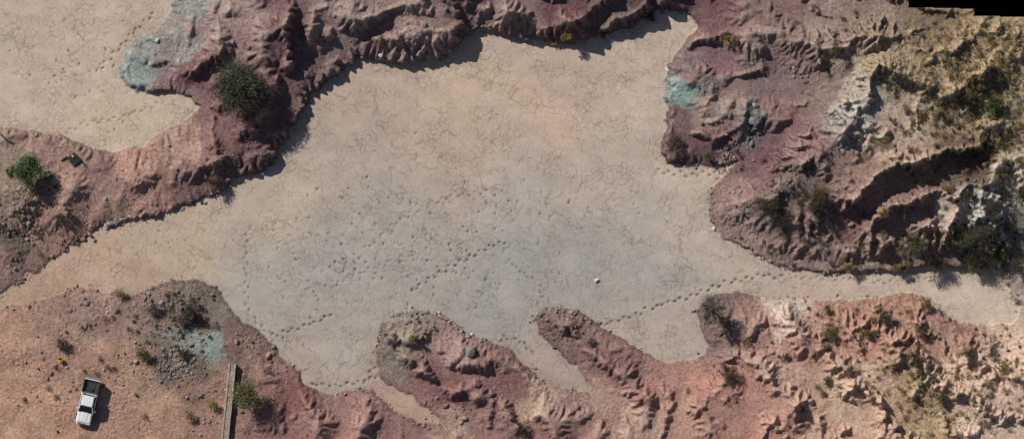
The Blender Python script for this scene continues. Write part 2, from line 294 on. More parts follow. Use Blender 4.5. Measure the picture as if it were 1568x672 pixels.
cut=((fxc>1388)&(fyc<13.5+(fxc-1388)*.03)&(fxc<1486))|((fxc>=1486)&(fyc<27+(fxc-1486)*.02))
q=q[~cut.ravel()]
def mesh_np(name,co,faces,cols=None,nper=4,smooth=True):
    me=bpy.data.meshes.new(name)
    me.vertices.add(len(co)); me.vertices.foreach_set('co',np.asarray(co,np.float32).ravel())
    nf=len(faces); me.loops.add(nf*nper); me.polygons.add(nf)
    me.loops.foreach_set('vertex_index',np.asarray(faces,np.int32).ravel())
    me.polygons.foreach_set('loop_start',np.arange(0,nf*nper,nper,dtype=np.int32))
    try: me.polygons.foreach_set('loop_total',np.full(nf,nper,np.int32))
    except Exception: pass
    me.update(calc_edges=True)
    me.polygons.foreach_set('use_smooth',np.full(nf,smooth,bool))
    if cols is not None:
        at=me.attributes.new('Col','FLOAT_COLOR','POINT'); at.data.foreach_set('color',np.asarray(cols,np.float32).ravel())
    ob=bpy.data.objects.new(name,me); scene.collection.objects.link(ob); return ob
cols=np.stack([C[0],C[1],C[2],play],-1).reshape(-1,4)
terrain=mesh_np('terrain',co,q,cols)
at=terrain.data.attributes.new('playa','FLOAT','POINT'); at.data.foreach_set('value',play.astype(np.float32).ravel())
# ------------------------------------------------------------------ materials
def newmat(name):
    m=bpy.data.materials.new(name); m.use_nodes=True; nt=m.node_tree; b=nt.nodes['Principled BSDF']
    b.inputs['Specular IOR Level'].default_value=.15; b.inputs['Roughness'].default_value=.95
    return m,nt,b
def N(nt,t,**kw):
    n=nt.nodes.new(t)
    for k,v in kw.items(): setattr(n,k,v)
    return n
m,nt,b=newmat('badlands_soil'); L=nt.links
b.inputs['Specular IOR Level'].default_value=0
att=N(nt,'ShaderNodeAttribute',attribute_name='Col'); pl=N(nt,'ShaderNodeAttribute',attribute_name='playa')
tc=N(nt,'ShaderNodeTexCoord')
def noise(sc,det,ro=.6):
    n=N(nt,'ShaderNodeTexNoise'); n.inputs['Scale'].default_value=sc; n.inputs['Detail'].default_value=det; n.inputs['Roughness'].default_value=ro
    n.noise_dimensions='2D'
    L.new(tc.outputs['Object'],n.inputs['Vector']); return n
def mapr(inp,a,b_,c,d):
    n=N(nt,'ShaderNodeMapRange'); n.inputs[1].default_value=a;n.inputs[2].default_value=b_;n.inputs[3].default_value=c;n.inputs[4].default_value=d
    L.new(inp,n.inputs[0]); return n.outputs[0]
def mth(op,a,b_):
    n=N(nt,'ShaderNodeMath',operation=op)
    for i,v in enumerate((a,b_)):
        if isinstance(v,(int,float)): n.inputs[i].default_value=v
        else: L.new(v,n.inputs[i])
    return n.outputs[0]
na=noise(3.2,3,.8)
v1=mapr(na.outputs['Fac'],.3,.7,.72,1.28)
nw=noise(.9,2); mx=N(nt,'ShaderNodeMixRGB'); mx.blend_type='ADD'; mx.inputs[0].default_value=.9
L.new(tc.outputs['Object'],mx.inputs[1]); L.new(nw.outputs['Color'],mx.inputs[2])
vo=N(nt,'ShaderNodeTexVoronoi'); vo.feature='DISTANCE_TO_EDGE'; vo.voronoi_dimensions='2D'; vo.inputs['Scale'].default_value=1.7; L.new(mx.outputs[0],vo.inputs['Vector'])
ncr=noise(.3,3,.7); crk=mapr(vo.outputs['Distance'],0,.12,1,0); crm=mapr(ncr.outputs['Fac'],.45,.68,0,.42)
crk=mth('MULTIPLY',mth('MULTIPLY',crk,crm),pl.outputs['Fac'])
sp=mapr(pl.outputs['Fac'],0,1,1.0,.24)
fac=mth('MULTIPLY',mth('ADD',mth('MULTIPLY',mth('SUBTRACT',v1,1.0),sp),1.0),mth('SUBTRACT',1.0,crk))
mul=N(nt,'ShaderNodeVectorMath',operation='SCALE'); L.new(att.outputs['Color'],mul.inputs[0]); L.new(fac,mul.inputs['Scale'])
L.new(mul.outputs[0],b.inputs['Base Color'])
bp=N(nt,'ShaderNodeBump'); bp.inputs['Strength'].default_value=1.0; bp.inputs['Distance'].default_value=.10
bn=noise(4.0,4,.8)
L.new(mth('MULTIPLY',bn.outputs['Fac'],mapr(pl.outputs['Fac'],0,1,1.0,.26)),bp.inputs['Height']); L.new(bp.outputs[0],b.inputs['Normal'])
terrain.data.materials.append(m)
mk,_,bk=newmat('void_black'); bk.inputs['Base Color'].default_value=(0,0,0,1); bk.inputs['Specular IOR Level'].default_value=0
bg=mesh_np('background',[(-2500,-2500,-40),(2500,-2500,-40),(2500,2500,-40),(-2500,2500,-40)],[(0,1,2,3)]); bg.data.materials.append(mk)
def colmat(name,rough=.9,amp=.25,sc=6.0,bump=.3):
    m,nt,b=newmat(name); a=nt.nodes.new('ShaderNodeAttribute'); a.attribute_name='Col'
    t=nt.nodes.new('ShaderNodeTexCoord'); n=nt.nodes.new('ShaderNodeTexNoise'); n.inputs['Scale'].default_value=sc; n.inputs['Detail'].default_value=3
    nt.links.new(t.outputs['Object'],n.inputs['Vector'])
    r=nt.nodes.new('ShaderNodeMapRange'); r.inputs[1].default_value=.3;r.inputs[2].default_value=.7;r.inputs[3].default_value=1-amp;r.inputs[4].default_value=1+amp
    nt.links.new(n.outputs['Fac'],r.inputs[0]); s=nt.nodes.new('ShaderNodeVectorMath'); s.operation='SCALE'
    nt.links.new(a.outputs['Color'],s.inputs[0]); nt.links.new(r.outputs[0],s.inputs['Scale']); nt.links.new(s.outputs[0],b.inputs['Base Color'])
    if bump:
        bpn=nt.nodes.new('ShaderNodeBump'); bpn.inputs['Strength'].default_value=bump; bpn.inputs['Distance'].default_value=.05
        nt.links.new(n.outputs['Fac'],bpn.inputs['Height']); nt.links.new(bpn.outputs[0],b.inputs['Normal'])
    b.inputs['Roughness'].default_value=rough; return m
M_rock=colmat('rock_surface'); M_leaf=colmat('foliage',amp=.2,bump=0); M_wood=colmat('bark',bump=0); M_conc=colmat('weathered_masonry',amp=.3,sc=5,bump=.6)
# ------------------------------------------------------------------ height lookup
hin=h
def ij(px,py): return int(np.clip((py-inn_y[0])/FG,0,len(inn_y)-1))+ox,int(np.clip((px-inn_x[0])/FG,0,len(inn_x)-1))+ox
def gz(px,py): return float(hin[ij(px,py)])
def gcol(px,py):
    k=ij(px,py); return np.array([C[0][k],C[1][k],C[2][k]])
def gsd(px,py): return float(sd[ij(px,py)])
# ------------------------------------------------------------------ rocks
import bmesh
bm=bmesh.new(); bmesh.ops.create_icosphere(bm,subdivisions=2,radius=1); bm.verts.ensure_lookup_table()
ICO=np.array([v.co[:] for v in bm.verts]); ICF=np.array([[v.index for v in f.verts] for f in bm.faces]); bm.free()
bm=bmesh.new(); bmesh.ops.create_icosphere(bm,subdivisions=1,radius=1)
ICO1=np.array([v.co[:] for v in bm.verts]); ICF1=np.array([[v.index for v in f.verts] for f in bm.faces]); bm.free()
def rockset(name,items):
    V=[];F=[];K=[];o=0
    for (px,py,r,col) in items:
        B,FF=(ICO,ICF) if r>.16 else (ICO1,ICF1)
        v=B*(1+RNG.normal(0,.10,(len(B),1)))
        for _ in range(4):
            nrm=RNG.normal(0,1,3);nrm/=np.linalg.norm(nrm);dd=v@nrm; v=v-np.outer(np.maximum(dd-.68,0),nrm)
        v=v*np.array([RNG.uniform(.8,1.3),RNG.uniform(.65,1.0),RNG.uniform(.5,.85)])*r
        a=RNG.random()*6.28;c,s=math.cos(a),math.sin(a); v=np.stack([v[:,0]*c-v[:,1]*s,v[:,0]*s+v[:,1]*c,v[:,2]],-1)
        v=v+np.array([WX(px),WY(py),gz(px,py)+r*.2]); V.append(v);F.append(FF+o);o+=len(v)
        K.append(np.tile(np.append(col,1),(len(v),1)))
    ob=mesh_np(name,np.concatenate(V),np.concatenate(F),np.concatenate(K),3,False); ob.data.materials.append(M_rock); return ob
def rc(px,py,lo=.55,hi=1.35):
    g=gcol(px,py); gr=np.array([.24,.21,.19]); t=RNG.uniform(.25,.8); return np.clip((g*(1-t)+gr*t)*RNG.uniform(lo,hi),.02,.8)
items=[]
zones=[(30,340,40,60,380),(60,300,50,50,140),(100,375,60,25,130),(245,460,45,25,220),(280,480,40,40,220),(300,560,70,60,240),(215,535,25,25,70),(1180,300,60,45,260),(1210,250,40,30,180),(1160,190,14,30,90),(1120,230,30,20,80),(1240,110,30,20,80),
 (640,500,50,22,120),(860,490,30,20,90),(410,560,30,50,120),(60,440,50,20,110),(700,620,80,40,90),(1400,360,90,40,200),(1500,300,60,80,300),(1310,190,40,40,200),(1540,420,30,60,100),(1270,480,150,40,160),(1480,580,90,80,200),(340,630,40,40,90),(150,560,150,100,420),(90,470,90,25,110),(200,270,150,40,140),(330,240,60,50,90),(600,50,120,40,110),(490,630,20,15,25),(1380,60,90,40,120),(1130,320,30,40,90)]
for (x,y,rx,ry,n) in zones:
    for i in range(n):
        px=x+RNG.normal(0,rx*.55);py=y+RNG.normal(0,ry*.55)
        if 0<px<1568 and 0<py<672 and gsd(px,py)>0 and not(px>1380 and py<32): items.append((px,py,min(.03+RNG.exponential(.06),.36),rc(px,py)))
MP=np.array(MAIN,float)
for i in range(len(MP)):
    a=MP[i];b2=MP[(i+1)%len(MP)];Ls=np.hypot(*(b2-a)); dens=RNG.choice([.05,.2,.5])
    for k in range(int(Ls*dens)):
        t=RNG.random();p=a*(1-t)+b2*t+RNG.normal(0,3.5,2); items.append((p[0],p[1],min(.04+RNG.exponential(.05),.22),rc(*p)))
for i in range(300):
    px,py=RNG.uniform(0,1568),RNG.uniform(0,672)
    if gsd(px,py)<0: items.append((px,py,RNG.uniform(.03,.08),rc(px,py,.3,.8)))
for P,n in [([(600,482),(630,474),(665,478),(690,490),(715,512),(745,519)],80),([(822,480),(845,470),(870,473),(905,488)],46),([(160,345),(185,335),(205,330)],40),([(395,268),(405,262)],8),([(330,282),(350,272)],22)]:
    P=np.array(P,float);seg=np.hypot(*(P[1:]-P[:-1]).T);cum=np.concatenate([[0],np.cumsum(seg)])
    for k in range(n):
        u=RNG.random()*cum[-1];px=np.interp(u,cum,P[:,0])+RNG.normal(0,1.5);py=np.interp(u,cum,P[:,1])+RNG.normal(0,1.5)+2
        items.append((px,py,RNG.uniform(.08,.28),rc(px,py,.8,1.7)))
rockset('scattered_rocks',items)
it=[]
for i in range(260):
    a=RNG.random()*6.28;r=abs(RNG.normal(0,1)); px=268+math.cos(a)*r*16;py=558+math.sin(a)*r*15
    it.append((px,py,RNG.uniform(.07,.26),rc(px,py,.6,1.2)))
rockset('rock_pile',it)
for (px,py,r,c) in [(719,537,.75,(.22,.19,.17)),(1093,350,.30,(.62,.62,.6)),(914,429,.25,(.6,.6,.58)),(1022,107,.28,(.6,.58,.56)),(241,62,.28,(.5,.5,.5)),(583,85,.3,(.45,.43,.4)),(710,640,.4,(.3,.25,.22)),(1155,162,.5,(.28,.28,.28)),(1150,185,.55,(.26,.26,.26)),(400,266,.28,(.6,.58,.56)),(1062,475,.3,(.3,.28,.26))]:
    rockset('boulder',[(px,py,r,np.array(c))])
# ------------------------------------------------------------------ plants
def tube(V,F,K,p0,p1,r0,r1,col,n=5):
    p0=Vector(p0);p1=Vector(p1);d=(p1-p0)
    if d.length<1e-5: return
    qd=d.to_track_quat('Z','Y'); o=len(V)
    for p,r in((p0,r0),(p1,r1)):
        for i in range(n):
            a=i/n*6.2832; V.append(tuple(p+qd@Vector((math.cos(a)*r,math.sin(a)*r,0)))); K.append((*col,1))
    for i in range(n): F.append((o+i,o+(i+1)%n,o+n+(i+1)%n,o+n+i))
def leafquads(pos,cc,leaf):
    n=len(pos)
    a1=RNG.normal(0,1,(n,3));a1/=np.linalg.norm(a1,axis=1)[:,None]; a2=np.cross(a1,RNG.normal(0,1,(n,3)));a2/=np.linalg.norm(a2,axis=1)[:,None]
    s=leaf*RNG.uniform(.5,1.3,n)[:,None]
    return np.stack([pos-a1*s,pos+a2*s*.55,pos+a1*s,pos-a2*s*.55],1).reshape(-1,3),np.concatenate([np.repeat(cc,4,0),np.ones((n*4,1))],1)
def plant(name,px,py,rp,hm,col,n,leaf=.09,wood=(.10,.08,.06),bare=False,nclump=None,fill=.80,lift=.35):
    R=rp*S; z0=gz(px,py); V=[];F=[];K=[]; c0=Vector((WX(px),WY(py),z0-.1)); 
    nc=nclump or int(7+R*7); cl=[]
    for i in range(nc):
        a=RNG.random()*6.28; rr=R*math.sqrt(RNG.random())*fill; zt=hm*(lift+(.9-lift)*math.sqrt(max(0,1-(rr/R)**2))*RNG.uniform(.55,1.1))
        cl.append(Vector((c0.x+rr*math.cos(a),c0.y+rr*math.sin(a),z0+zt)))
    tr=.035*R+.02; top=c0+Vector((RNG.normal(0,.05),RNG.normal(0,.05),hm*.3+.1))
    tube(V,F,K,c0,top,tr*1.5,tr,wood,7)
    for p in cl:
        mid=top.lerp(p,.5)+Vector(RNG.normal(0,.08*R,3)); tube(V,F,K,top if hm>1.2 else c0,mid,tr*.7,tr*.4,wood); tube(V,F,K,mid,p,tr*.4,tr*.12,wood)
        for j in range(4 if not bare else 14):
            e=p+Vector(RNG.normal(0,.2*R,3)); tube(V,F,K,mid.lerp(p,RNG.uniform(.3,1)),e,tr*.16+.008,.006,wood,3)
    nw=len(F)
    P=np.array([p[:] for p in cl]); ci=RNG.integers(0,nc,n); sg=R*.17+.03
    csz=RNG.uniform(.6,1.35,nc)[ci][:,None]
    pos=P[ci]+RNG.normal(0,1,(n,3))*np.array([sg,sg,sg*.8])*csz
    pos[:,2]=np.maximum(pos[:,2],z0+.03)
    clv=RNG.uniform(.6,1.4,nc)[ci]
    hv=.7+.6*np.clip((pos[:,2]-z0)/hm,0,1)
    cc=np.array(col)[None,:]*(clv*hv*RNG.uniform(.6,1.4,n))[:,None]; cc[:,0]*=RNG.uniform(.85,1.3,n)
    q4,kk=leafquads(pos,cc,leaf)
    o=len(V); VV=np.concatenate([np.array(V),q4]); FF=np.concatenate([np.array(F),np.arange(n*4).reshape(-1,4)+o])
    KK=np.concatenate([np.array(K),kk])
    ob=mesh_np(name,VV,FF,KK,4,False); ob.data.materials.append(M_wood); ob.data.materials.append(M_leaf)
    mi=np.zeros(len(ob.data.polygons),np.int32); mi[nw:]=1; ob.data.polygons.foreach_set('material_index',mi)
    return ob
G=(.060,.085,.030)
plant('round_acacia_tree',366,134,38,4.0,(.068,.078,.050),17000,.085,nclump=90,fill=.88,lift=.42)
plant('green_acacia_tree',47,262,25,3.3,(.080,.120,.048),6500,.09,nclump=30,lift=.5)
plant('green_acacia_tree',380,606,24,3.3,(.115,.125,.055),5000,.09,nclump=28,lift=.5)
plant('green_shrub',1517,165,14,1.5,(.05,.07,.022),1800,.08)
plant('bare_tree',1090,474,27,5.2,(.11,.095,.075),2200,.065,wood=(.085,.07,.06),bare=True,nclump=38,lift=.6)
dk=(.060,.055,.040);ol=(.085,.085,.040);ye=(.20,.155,.05);gy=(.12,.115,.105);br=(.10,.075,.05)
SH=[('grey_shrub',237,472,12,.9,gy),('grey_shrub',291,470,17,1.1,dk),('dry_shrub',282,487,12,.7,br),('dry_shrub',98,526,12,.6,br),('dark_shrub',1172,322,24,1.3,dk),('dark_shrub',1198,330,13,.9,dk),('dark_shrub',1245,300,22,1.3,br),('dark_shrub',1250,318,15,.9,dk),
('dark_shrub',1033,220,13,.9,dk),('dark_shrub',1083,240,8,.6,ol),('olive_shrub',1400,376,24,1.3,ol),('dark_shrub',1470,365,18,1.2,ol),('dark_shrub',1500,352,24,1.4,dk),('dark_shrub',1492,388,20,1.3,dk),('dark_shrub',1530,395,17,1.2,ol),('dark_shrub',1556,405,15,1,dk),('dark_shrub',1515,320,14,1,dk),('dark_shrub',1480,300,12,1,dk),
('olive_shrub',1271,508,16,1.1,ol),('olive_shrub',1268,475,9,.7,ol),('olive_shrub',1330,510,11,.8,ol),('olive_shrub',1398,549,15,1,ol),('olive_shrub',1408,572,10,.7,ol),('yellow_shrub',1415,465,12,1,ye),('olive_shrub',1480,541,12,.9,ol),('olive_shrub',1411,508,11,.9,br),('dry_shrub',1348,485,17,.8,br),('yellow_shrub',1531,560,12,.8,(.17,.15,.07)),('olive_shrub',1440,605,13,.7,ol),
('yellow_shrub',183,449,9,.7,ye),('yellow_shrub',290,634,9,.7,ye),('yellow_shrub',328,620,9,.7,(.13,.13,.04)),('yellow_shrub',865,56,10,.8,ye),('yellow_shrub',925,54,7,.6,ye),('yellow_shrub',848,66,5,.4,ye),('yellow_shrub',1112,60,11,.9,ye),('yellow_shrub',1126,66,8,.7,br),('yellow_shrub',1274,76,10,.8,(.10,.11,.035)),
('yellow_shrub',1300,410,9,.7,ye),('yellow_shrub',1375,410,8,.6,(.14,.13,.04)),('yellow_shrub',1385,411,6,.5,ye),('yellow_shrub',1435,407,9,.6,ye),('yellow_shrub',1487,408,10,.8,ye),('olive_shrub',222,541,12,.7,ol),('yellow_shrub',1350,325,9,.7,ye),('yellow_shrub',1449,289,11,.7,(.17,.13,.07)),
('dry_shrub',330,282,14,.6,br),('olive_shrub',1202,545,6,.5,ol),('olive_shrub',1262,580,9,.6,ol),('olive_shrub',284,540,10,.6,br),('dry_shrub',600,522,8,.5,gy),('yellow_shrub',605,513,4,.3,ye),('yellow_shrub',633,515,4,.3,ye),('yellow_shrub',996,28,8,.6,br),('olive_shrub',1120,575,14,.7,br),('dry_shrub',1110,567,14,.6,dk),
('dark_shrub',1478,150,9,.7,br),('yellow_shrub',1505,232,7,.6,ye),('yellow_shrub',905,523,7,.5,gy),('olive_shrub',18,262,8,.7,G),('olive_shrub',92,332,7,.4,(.09,.1,.04)),('olive_shrub',108,330,6,.4,ol),('yellow_shrub',1257,600,5,.4,ye),('dark_shrub',1560,300,12,.9,dk),('dry_shrub',800,655,14,.6,(.08,.06,.045))]
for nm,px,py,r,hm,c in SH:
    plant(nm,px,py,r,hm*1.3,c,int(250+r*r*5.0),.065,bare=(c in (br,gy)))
PV=[];PK=[]
stw=(.27,.20,.09)
for (x,y,rx,ry,n,c) in [(1500,350,70,60,60,dk),(1440,200,110,110,60,dk),(1350,540,200,110,60,ol),(1220,310,80,60,34,dk),(1500,110,80,80,40,ol),(1300,60,160,60,26,ol),(60,320,60,70,22,ol),(270,490,70,50,34,dk),(160,540,150,100,30,br),(640,520,60,30,8,br),(1500,520,70,40,18,ol),(1120,230,40,30,10,dk),(1250,380,120,40,14,dk),
    (1500,120,90,100,170,stw),(1420,600,110,80,90,stw),(1520,570,70,90,60,stw),(1380,380,150,40,34,stw),(1540,230,40,60,60,stw),(1400,200,80,70,50,stw),(1300,500,130,50,24,stw)]:
    for i in range(n):
        px=x+RNG.normal(0,rx*.55);py=y+RNG.normal(0,ry*.55)
        if not(2<px<1566 and 2<py<670) or gsd(px,py)<4 or (px>1375 and py<36): continue
        r=RNG.uniform(.12,.42); m_=int(60+r*300); z=gz(px,py)
        pos=np.array([WX(px),WY(py),z+r*.6])+RNG.normal(0,1,(m_,3))*np.array([r*.5,r*.5,r*.4]); pos[:,2]=np.maximum(pos[:,2],z)
        cc=np.array(c)[None,:]*(RNG.uniform(.7,1.5)*RNG.uniform(.6,1.4,m_))[:,None]
        a_,k_=leafquads(pos,cc,.055); PV.append(a_);PK.append(k_)
PV=np.concatenate(PV); ob=mesh_np('desert_scrub',PV,np.arange(len(PV)).reshape(-1,4),np.concatenate(PK),4,False); ob.data.materials.append(M_leaf)
T=[]
def tz(x,y,rx,ry,n,c,s=(.10,.28)):
    for i in range(n):
        px=x+RNG.normal(0,rx*.5);py=y+RNG.normal(0,ry*.5)
        if gsd(px,py)>2 and 0<=px<=1568 and 0<=py<=672 and not(px>1380 and py<34): T.append((px,py,RNG.uniform(*s),c))
tz(1500,110,110,110,1500,(.24,.19,.095),(.08,.24));tz(1380,110,60,40,300,(.19,.15,.08));tz(1540,220,50,80,340,(.24,.19,.10));tz(1450,170,50,40,260,(.18,.14,.07));tz(1540,60,60,30,340,(.23,.185,.095),(.06,.22))
tz(1400,610,60,60,360,(.24,.19,.09),(.06,.18));tz(1480,600,110,80,300,(.24,.19,.10),(.06,.18));tz(1350,520,200,80,190,(.08,.08,.04));tz(100,560,110,110,130,(.11,.09,.05),(.05,.14));tz(40,300,50,70,110,(.07,.075,.04));tz(270,500,60,50,120,(.08,.07,.045));tz(1500,370,60,60,260,(.06,.055,.03),(.1,.3));tz(1250,300,90,70,160,(.07,.06,.04));tz(640,510,60,20,50,(.14,.12,.05),(.05,.14));tz(1300,80,120,50,90,(.09,.08,.045));tz(1540,150,50,40,200,(.20,.16,.08))
V=[];F=[];K=[];o=0
for (px,py,s,c) in T:
    nb_=9; a=RNG.random(nb_)*6.28; base=np.array([WX(px),WY(py),gz(px,py)-.02]); r=s*RNG.uniform(.5,1.1,nb_)
    tip=base+np.stack([np.cos(a)*r,np.sin(a)*r,s*RNG.uniform(.4,1.1,nb_)],-1); w=np.stack([-np.sin(a),np.cos(a),np.zeros(nb_)],-1)*.035
    V.append(np.stack([base-w+0*tip,base+w+0*tip,tip],1).reshape(-1,3)); F.append(np.arange(nb_*3).reshape(-1,3)+o); o+=nb_*3
    cc=np.array(c)*RNG.uniform(.6,1.4); K.append(np.tile(np.append(cc,1),(nb_*3,1)))
ob=mesh_np('dry_grass',np.concatenate(V),np.concatenate(F),np.concatenate(K),3,False); ob.data.materials.append(M_leaf)
# ------------------------------------------------------------------ simple materials + box helper
def smat(name,col,rough=.5,metal=0,spec=.4,coat=0,amp=.06):
    m,nt,b=newmat(name); b.inputs['Roughness'].default_value=rough;b.inputs['Metallic'].default_value=metal;b.inputs['Specular IOR Level'].default_value=spec
    b.inputs['Coat Weight'].default_value=coat
    t=nt.nodes.new('ShaderNodeTexCoord'); n=nt.nodes.new('ShaderNodeTexNoise'); n.inputs['Scale'].default_value=3; n.inputs['Detail'].default_value=5
    nt.links.new(t.outputs['Object'],n.inputs['Vector']); cr=nt.nodes.new('ShaderNodeValToRGB')
    cr.color_ramp.elements[0].position=.3;cr.color_ramp.elements[1].position=.7
    cr.color_ramp.elements[0].color=(*[c*(1-amp) for c in col],1);cr.color_ramp.elements[1].color=(*[min(1,c*(1+amp)) for c in col],1)
    nt.links.new(n.outputs['Fac'],cr.inputs[0]);nt.links.new(cr.outputs[0],b.inputs['Base Color']); return m
white=smat('white_paint',(.78,.78,.77),.35,coat=.4);glass=smat('dark_glass',(.012,.014,.018),.12,spec=.5);black=smat('black_plastic',(.025,.025,.027),.6);rubber=smat('tyre_rubber',(.03,.03,.03),.9)
steel=smat('steel',(.45,.45,.46),.35,.8);bedm=smat('bed_liner',(.035,.042,.038),.8,amp=.5);lampm=smat('lamp_lens',(.6,.6,.6),.15);redl=smat('red_lens',(.35,.02,.02),.3);yel=smat('yellow_plastic',(.62,.36,.02),.5);grn=smat('green_fabric',(.02,.09,.04),.9);red=smat('red_fabric',(.35,.03,.03),.9)
def poly(name,verts,faces,mat,parent,bevel=0,smooth=False):
    me=bpy.data.meshes.new(name); me.from_pydata(verts,[],faces); me.update()
    bmm=bmesh.new(); bmm.from_mesh(me); bmesh.ops.recalc_face_normals(bmm,faces=bmm.faces)
    if bevel: bmesh.ops.bevel(bmm,geom=bmm.edges[:],offset=bevel,segments=2,affect='EDGES',profile=.6)
    bmm.to_mesh(me); bmm.free(); ob=bpy.data.objects.new(name,me); scene.collection.objects.link(ob); me.materials.append(mat)
    if parent: ob.parent=parent
    if smooth:
        for p in me.polygons: p.use_smooth=True
    return ob
def box(name,x0,x1,y0,y1,z0,z1,mat,parent,bevel=0):
    v=[(x0,y0,z0),(x1,y0,z0),(x1,y1,z0),(x0,y1,z0),(x0,y0,z1),(x1,y0,z1),(x1,y1,z1),(x0,y1,z1)]
    return poly(name,v,[(0,3,2,1),(4,5,6,7),(0,1,5,4),(1,2,6,5),(2,3,7,6),(3,0,4,7)],mat,parent,bevel)
def frustum(name,b,t,mat,parent,bevel=0):
    v=[(b[0],-b[2],b[3]),(b[1],-b[2],b[4]),(b[1],b[2],b[4]),(b[0],b[2],b[3]),(t[0],-t[2],t[3]),(t[1],-t[2],t[4]),(t[1],t[2],t[4]),(t[0],t[2],t[3])]
    return poly(name,v,[(0,3,2,1),(4,5,6,7),(0,1,5,4),(1,2,6,5),(2,3,7,6),(3,0,4,7)],mat,parent,bevel)
def cyl(name,c,r,wd,mat,parent,axis='Y',n=24):
    v=[];f=[]
    for s in(-.5,.5):
        for i in range(n):
            a=i/n*6.2832
            if axis=='Y': v.append((c[0]+r*math.cos(a),c[1]+s*wd,c[2]+r*math.sin(a)))
            else: v.append((c[0]+r*math.cos(a),c[1]+r*math.sin(a),c[2]+s*wd))
    for i in range(n): f.append((i,(i+1)%n,n+(i+1)%n,n+i))
    f.append(tuple(range(n)));f.append(tuple(range(n,2*n))); return poly(name,v,f,mat,parent)
T0=bpy.data.objects.new('pickup_truck',None); scene.collection.objects.link(T0)
def outline(z,ins,top=False):
    pts=[(-2.55,.80),(-2.50,.86),(-1.2,.89),(1.1,.89),(1.9,.87),(2.3,.80),(2.48,.62),(2.56,.3)]
    pts=[(x-(ins if x>2 else 0)+(ins if x<-2.4 else 0),y-ins) for x,y in pts]
    return [(x,y,z) for x,y in pts]+[(x,-y,z) for x,y in reversed(pts)]
def loft(name,rings,mat,cap=True):
    v=[];f=[];n=len(rings[0])
    for r in rings: v+=r
    for k in range(len(rings)-1):
        for i in range(n): f.append((k*n+i,k*n+(i+1)%n,(k+1)*n+(i+1)%n,(k+1)*n+i))
    if cap: f.append(tuple(range(n)));f.append(tuple(range((len(rings)-1)*n,len(rings)*n)))
    return poly(name,v,f,mat,T0)
loft('lower_body',[outline(.38,.06),outline(.5,0),outline(.72,-.01),outline(.84,.01)],white)
frustum('bonnet',(1.12,2.46,.84,.84,.80),(1.05,2.30,.70,1.10,.98),white,T0,.05)
frustum('bonnet_ridge',(1.15,2.2,.40,1.08,.97),(1.15,2.1,.30,1.125,1.02),white,T0,.015)
frustum('cab_body',(-.92,1.25,.885,.83,.83),(-.90,1.18,.84,1.10,1.10),white,T0,.03)
frustum('cab_glass',(-.88,1.22,.81,1.09,1.09),(-.70,.42,.66,1.66,1.66),glass,T0,.02)
frustum('cab_roof',(-.74,.50,.68,1.62,1.62),(-.66,.40,.60,1.73,1.73),white,T0,.035)
for sy in(-1,1):
    for nm,xb,xt in(('a_pillar',1.20,.44),('b_pillar',.18,.0),('c_pillar',-.86,-.68)):
        V=[];F=[];K=[]; tube(V,F,K,(xb,sy*.815,1.09),(xt,sy*.665,1.66),.045,.04,(1,1,1),6); poly(nm,V,F,white,T0)
    box('bed_side',-2.52,-.95,sy*.80 if sy>0 else -.87,.87 if sy>0 else -.80,.83,1.12,white,T0,.02)
    box('bed_rail',-2.50,-.97,sy*.835-.045,sy*.835+.045,1.115,1.15,black,T0,.01)
    box('door_mirror',.80,.94,sy*1.0-.11,sy*1.0+.11,1.08,1.26,white,T0,.03)
    box('headlamp',2.22,2.47,sy*.62-.16,sy*.62+.16,.78,.90,lampm,T0,.02)
    box('tail_lamp',-2.60,-2.54,sy*.80-.07,sy*.80+.05,.75,1.05,redl,T0,.01)
    box('sill',-.8,1.0,sy*.93-.06,sy*.93+.06,.36,.42,black,T0,.01)
    for x in(-1.62,1.62):
        cyl('tyre',(x,sy*.80,.37),.37,.24,rubber,T0); cyl('rim',(x,sy*.80,.37),.22,.26,steel,T0)
        v=[];f=[]
        for i in range(13):
            a=i/12*math.pi
            for rr in(.42,.50):
                for yy in(.84,.93): v.append((x+rr*math.cos(a),sy*yy,.40+rr*.95*math.sin(a)))
        for i in range(12):
            o=i*4
            f+=[(o,o+1,o+5,o+4),(o+2,o+6,o+7,o+3),(o+1,o+3,o+7,o+5),(o,o+4,o+6,o+2)]
        poly('wheel_arch',v,f,black,T0)
box('tailgate',-2.58,-2.50,-.86,.86,.62,1.12,white,T0,.02)
box('bulkhead',-.96,-.91,-.8,.8,.85,1.12,white,T0,.01)
box('bed_floor',-2.50,-.96,-.80,.80,.845,.87,bedm,T0)
for i in range(7): box('bed_rib',-2.46,-1.0,-.66+i*.22-.03,-.66+i*.22+.03,.872,.89,bedm,T0)
for sy in(-1,1): box('wheel_housing',-2.0,-1.25,sy*.70-.09,sy*.70+.09,.872,1.02,bedm,T0,.03)
V=[];F=[];K=[]
for a_,b_ in[((-1.05,-.78,1.12),(-1.08,-.66,1.55)),((-1.08,-.66,1.55),(-1.08,.66,1.55)),((-1.08,.66,1.55),(-1.05,.78,1.12))]: tube(V,F,K,a_,b_,.035,.035,(1,1,1),8)
poly('roll_bar',V,F,steel,T0)
box('front_bumper',2.42,2.62,-.78,.78,.40,.62,white,T0,.05); box('grille',2.47,2.565,-.42,.42,.66,.86,black,T0,.02); box('rear_bumper',-2.74,-2.60,-.8,.8,.42,.55,steel,T0,.03)
box('cargo_box',-1.55,-1.15,-.4,.25,.895,1.08,black,T0,.02)
for i in(-1,1):
    V=[];F=[];K=[]; tube(V,F,K,(1.20,i*.1,1.115),(.95,i*.1+.42,1.24),.012,.012,(1,1,1),4); poly('wiper',V,F,black,T0)
T0.location=(WX(135.5),WY(614.5),gz(135,614)+.03); T0.rotation_euler=(0,0,math.atan2(-66,-15)); T0.scale=(1.0,1.03,1.08)
